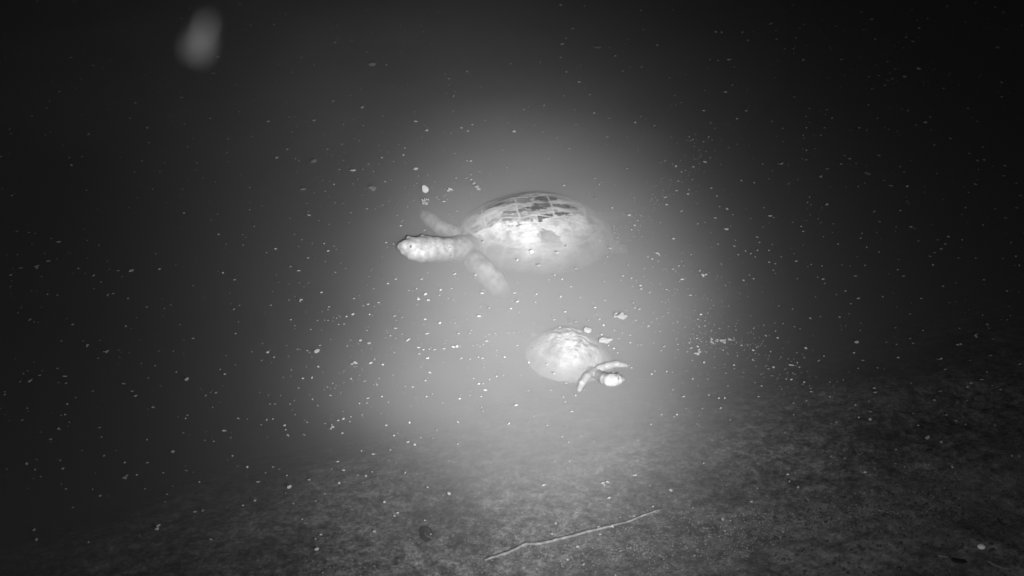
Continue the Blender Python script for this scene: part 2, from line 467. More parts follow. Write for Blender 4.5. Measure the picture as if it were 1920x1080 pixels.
# --- the big turtle
def frame(rear, front, crown, h):
    fx = Vector((front.x - rear.x, front.y - rear.y, 0)).normalized()
    fz = Vector((0, 0, 1)); fy = fz.cross(fx)
    return fx, fy, fz
c1 = at(1002.5, 384.5, .0065)
fx, fy, fz = frame(at(1140, 381.6), at(855, 404), c1, 0)
A1, B1, H1 = .1546, .1129, .078
rot1 = Matrix((fx, fy, fz)).transposed()
tilt = Matrix.Rotation(R(-2.5), 3, 'Y')                  # swims with its chest a little up
rot1 = rot1 @ tilt
t1, mw1 = empty("turtle", c1 - rot1 @ Vector((0, 0, H1)), rot1)
tag(t1, "large turtle with a patchy domed shell swimming at the surface, neck stretched out", "turtle")
inv1 = mw1.inverted()
MARKS1 = [(0.32,-0.18,0.28,0.05,-2.95,0.70), (0.09,-0.17,0.11,0.07,2.52,0.60), (-0.18,-0.20,0.13,0.06,2.98,0.90), (-0.03,0.06,0.15,0.08,-2.45,1.00), (-0.27,0.01,0.19,0.05,3.08,0.90), (0.28,0.18,0.15,0.06,-3.01,0.90), (0.29,0.29,0.18,0.08,3.07,0.50), (-0.02,0.35,0.12,0.07,-2.73,1.00), (-0.29,0.24,0.09,0.05,3.06,1.00), (0.29,0.46,0.09,0.05,3.06,0.70), (0.39,0.59,0.07,0.07,2.13,0.35), (-0.09,0.66,0.13,0.10,2.65,0.55), (0.70,0.41,0.07,0.08,2.72,0.35), (0.84,0.27,0.09,0.10,1.89,0.50), (-0.22,0.16,0.05,0.04,2.82,0.50), (-0.41,0.45,0.07,0.06,2.03,0.35), (0.75,0.52,0.09,0.10,2.20,0.35), (0.51,0.45,0.23,0.15,2.85,-1.00), (0.15,0.68,0.16,0.20,2.90,-0.90), (-0.11,0.53,0.23,0.10,2.98,-0.60), (-0.10,-0.41,0.38,0.05,3.10,-1.00), (-0.48,0.35,0.17,0.15,1.90,-0.50)]  # negative strength: painted highlights on the near flank, pale strip on the far side
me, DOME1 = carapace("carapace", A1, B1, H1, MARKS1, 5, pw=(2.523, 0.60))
shell1 = shell_mat("patchy_shell_with_highlights", .19, .52, .11, .46, 26, .35)
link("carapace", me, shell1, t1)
P = at
def C(*rows): return [(P(x, y, z), r, (f[0] if f else 1.0)) for (x, y, z, r, *f) in rows]
chains1 = [
    C((925, 452, -.072, .022), (888, 465, -.056, .0265), (864, 467, -.036, .0245), (838, 468, -.0215, .0215), (818, 466, -.016, .0212), (802, 465, -.010, .0209), (785, 464, -.0035, .0196),
      (772, 463, .002, .0160), (761, 462, .003, .0120), (752, 462, .002, .0075)),
    C((830, 470, -.020, .0200), (806, 472, -.014, .0190), (790, 475, -.010, .0168), (774, 475, -.008, .0125), (758, 470, -.004, .0080)),
    C((776, 451, .012, .006), (766, 447, .012, .005)), C((803, 449, .004, .006), (792, 445, .006, .005)),
    C((925, 425, -.072, .02), (880, 446, -.056, .017), (852, 439, -.042, .0150), (826, 427, -.036, .0145, .9), (808, 413, -.036, .0140, .9), (799, 406, -.039, .0125, .9)),
    C((930, 465, -.075, .02), (880, 480, -.050, .020), (893, 494, -.043, .0215), (910, 511, -.042, .0215), (925, 525, -.049, .0205, .9), (934, 537, -.058, .0190, .9), (938, 543, -.068, .0170, .9)),
    C((1080, 440, -.082, .018), (1125, 458, -.086, .016), (1148, 463, -.080, .015, .8), (1166, 467, -.086, .010, .7)),
    C((1080, 400, -.085, .018), (1125, 412, -.100, .015), (1148, 408, -.118, .012, .8), (1165, 404, -.128, .008, .7)),
    C((1100, 425, -.085, .010), (1140, 436, -.100, .006), (1160, 440, -.110, .003)),
]
for (tx, ty, tz, dx, dy, sgn) in ((797, 404, -.040, -6, -4, 1), (940, 547, -.071, 3, 6, 1), (1166, 467, -.086, 8, 0, 1)):
    for k in range(4):                                 # claws
        ox, oy = (k - 1.5) * (6 if abs(dy) > abs(dx) else 1.5), (k - 1.5) * (4 if abs(dx) > abs(dy) else 1.5)
        chains1.append(C((tx + ox, ty + oy, tz, .0035), (tx + ox + dx, ty + oy + dy, tz - .006, .0018)))
def on(px, py, z, r): return (P(px, py, z) + VIEW * r, .0024, 1.0)
MOUTH1 = [[on(746, 465, .001, .0085), on(756, 468, .001, .0125), on(766, 473, .000, .0150), on(776, 478, -.002, .0165)], [on(752, 458, .003, .0085), on(753, 458, .003, .0085)]]
body = grow_body("body", chains1, [(mw1 @ Vector((0, 0, .22 * H1)), (.78 * A1, .74 * B1, .3 * H1))], inv1, .0012, 3.0, .0003, grooves=MOUTH1, freq=95)
body1 = link("body", body, skin, t1)
hc = P(772, 463, .002)
e = inv1 @ (hc + VIEW * .0145); link("eye", sphere_mesh("eye", e, .0031), eye_m, body1)
e = inv1 @ (hc + Vector((-.002, .0125, .010))); link("eye", sphere_mesh("eye", e, .0038), eye_m, body1)
e = inv1 @ (P(801, 462, -.010) + VIEW * .0203); link("ear", sphere_mesh("ear", e, .0022), ear_m, body1)

# --- the small turtle
c2 = at(1070, 628, -.008)
A2, B2, H2 = .077, .063, .050
ang2 = R(-29)
rot2 = Matrix.Rotation(ang2, 3, 'Z')
t2, mw2 = empty("turtle", c2 - rot2 @ Vector((0, 0, H2)), rot2)
tag(t2, "small turtle with a pale mottled shell just under the water, head poking out", "turtle")
inv2 = mw2.inverted()
MARKS2 = [(.25, -.15, .05, .25, .2, .55), (-.1, .12, .30, .05, .5, .5), (.45, .05, .06, .2, -.3, .6), (-.05, .6, .22, .05, .1, .7), (.55, -.3, .12, .04, .8, .5), (-.35, .35, .2, .05, .3, .4)]
me, DOME2 = carapace("carapace", A2, B2, H2, MARKS2, 9, 70, 180, bumpy=.05)
link("carapace", me, shell_mat("mottled_pale_shell", .24, .48, .12, .34, 45, .4), t2)
chains2 = [
    C((1096, 690, -.054, .007), (1114, 698, -.036, .0080), (1127, 706, -.014, .0086), (1136, 711, -.002, .0098), (1143, 713, .002, .0103), (1150, 713, .003, .0101), (1158, 712, .002, .0084), (1165, 711, .000, .0055)),
    C((1148, 717, -.003, .0085), (1160, 716, -.003, .0050)),
    C((1157, 706, .008, .0030), (1151, 704, .008, .0028)),
    C((1116, 699, -.032, .0070), (1112, 698, -.022, .0068), (1101, 706, -.015, .0062), (1092, 718, -.016, .0052), (1086, 731, -.021, .0040, .8)),
    C((1118, 698, -.030, .0070), (1124, 692, -.021, .0068), (1138, 687, -.014, .0060), (1156, 683, -.013, .0058), (1173, 685, -.017, .0044, .8)),
    C((1040, 680, -.050, .009), (1024, 694, -.070, .007), (1014, 702, -.080, .005)),
    C((1035, 640, -.050, .009), (1014, 636, -.072, .007), (1000, 630, -.084, .005)),
    C((1020, 656, -.052, .005), (1000, 654, -.066, .0035), (988, 652, -.074, .0022)),
]
body = grow_body("body", chains2, [(mw2 @ Vector((0, 0, .2 * H2)), (.78 * A2, .74 * B2, .3 * H2))], inv2, .0009, 8.0, .00025, freq=140)
body2 = link("body", body, skin2, t2)
hc = P(1155, 712, .002)
e = inv2 @ (hc + VIEW * .0075 + Vector((.003, 0, .003))); link("eye", sphere_mesh("eye", e, .0016), eye_m, body2)
e = inv2 @ (hc + Vector((.004, .007, .006))); link("eye", sphere_mesh("eye", e, .0022), eye_m, body2)

# ------------------------------------------------------------------ flecks afloat
fleck_m = simple("pale_fleck", .38, .60, 900, .7, rand=.3, spec=.2)
leaf_m = simple("bleached_leaf", .28, .46, 300, .6)
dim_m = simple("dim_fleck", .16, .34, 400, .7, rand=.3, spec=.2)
def fleck_geo(rn, lobes=8, elong=1.0, ragged=.35, th=.10, curl=.15):
    """irregular thin flake, about 1 unit across, with a real thickness"""
    ang = [2 * math.pi * (k + rn.uniform(-.3, .3)) / lobes for k in range(lobes)]
    rad = [.5 * (1 - ragged * rn.random()) for _ in range(lobes)]
    rim = [(r * math.cos(a_) * elong, r * math.sin(a_) / elong) for a_, r in zip(ang, rad)]
    V = [(0, 0, th + .05)] + [(x, y, th * .8 + curl * (x * x + y * y) * rn.uniform(0, 2)) for x, y in rim]
    V += [(0, 0, 0)] + [(x * .96, y * .96, v[2] - th * .7) for (x, y), v in zip(rim, V[1:])]
    F = []; k = lobes
    for i in range(k):
        j = (i + 1) % k
        F += [(0, 1 + i, 1 + j), (k + 1, k + 2 + j, k + 2 + i), (1 + i, k + 2 + i, k + 2 + j, 1 + j)]
    return V, F
def clump_geo(rn, cnt, spread=.5, stretch=1.0):
    V, F = [], []
    for _ in range(cnt):
        v, f = fleck_geo(rn, 7, rn.uniform(.8, 1.3), .5)
        s = rn.uniform(.25, .6); a_ = rn.uniform(0, 6.3); x0, y0 = rn.gauss(0, spread * .45) * stretch, rn.gauss(0, spread * .45)
        k = len(V)
        V += [(x0 + s * (x * math.cos(a_) - y * math.sin(a_)), y0 + s * (x * math.sin(a_) + y * math.cos(a_)), z * s + .02 * rn.random()) for x, y, z in v]
        F += [tuple(k + i for i in q) for q in f]
    return V, F
rn = random.Random(4)
GE = [fleck_geo(rn, rn.randint(6, 9), rn.uniform(.9, 1.1)) for _ in range(6)] + [fleck_geo(rn, 8, rn.uniform(1.2, 1.45)) for _ in range(5)] + [fleck_geo(rn, 7, 1.0, .6) for _ in range(3)]
SL = [fleck_geo(rn, 8, rn.uniform(1.6, 2.0), .3) for _ in range(4)]
CL = [clump_geo(rn, 4, .5, 1.3) for _ in range(5)]
def mk(geos, nm, m):
    out = []
    for v, f in geos:
        q = mesh(nm, v, f, False); q.materials.append(m); out.append(q)
    return out
ME_F, ME_S, ME_C = mk(GE, "fleck", fleck_m), mk(SL, "sliver", fleck_m), mk(CL, "clump", fleck_m)
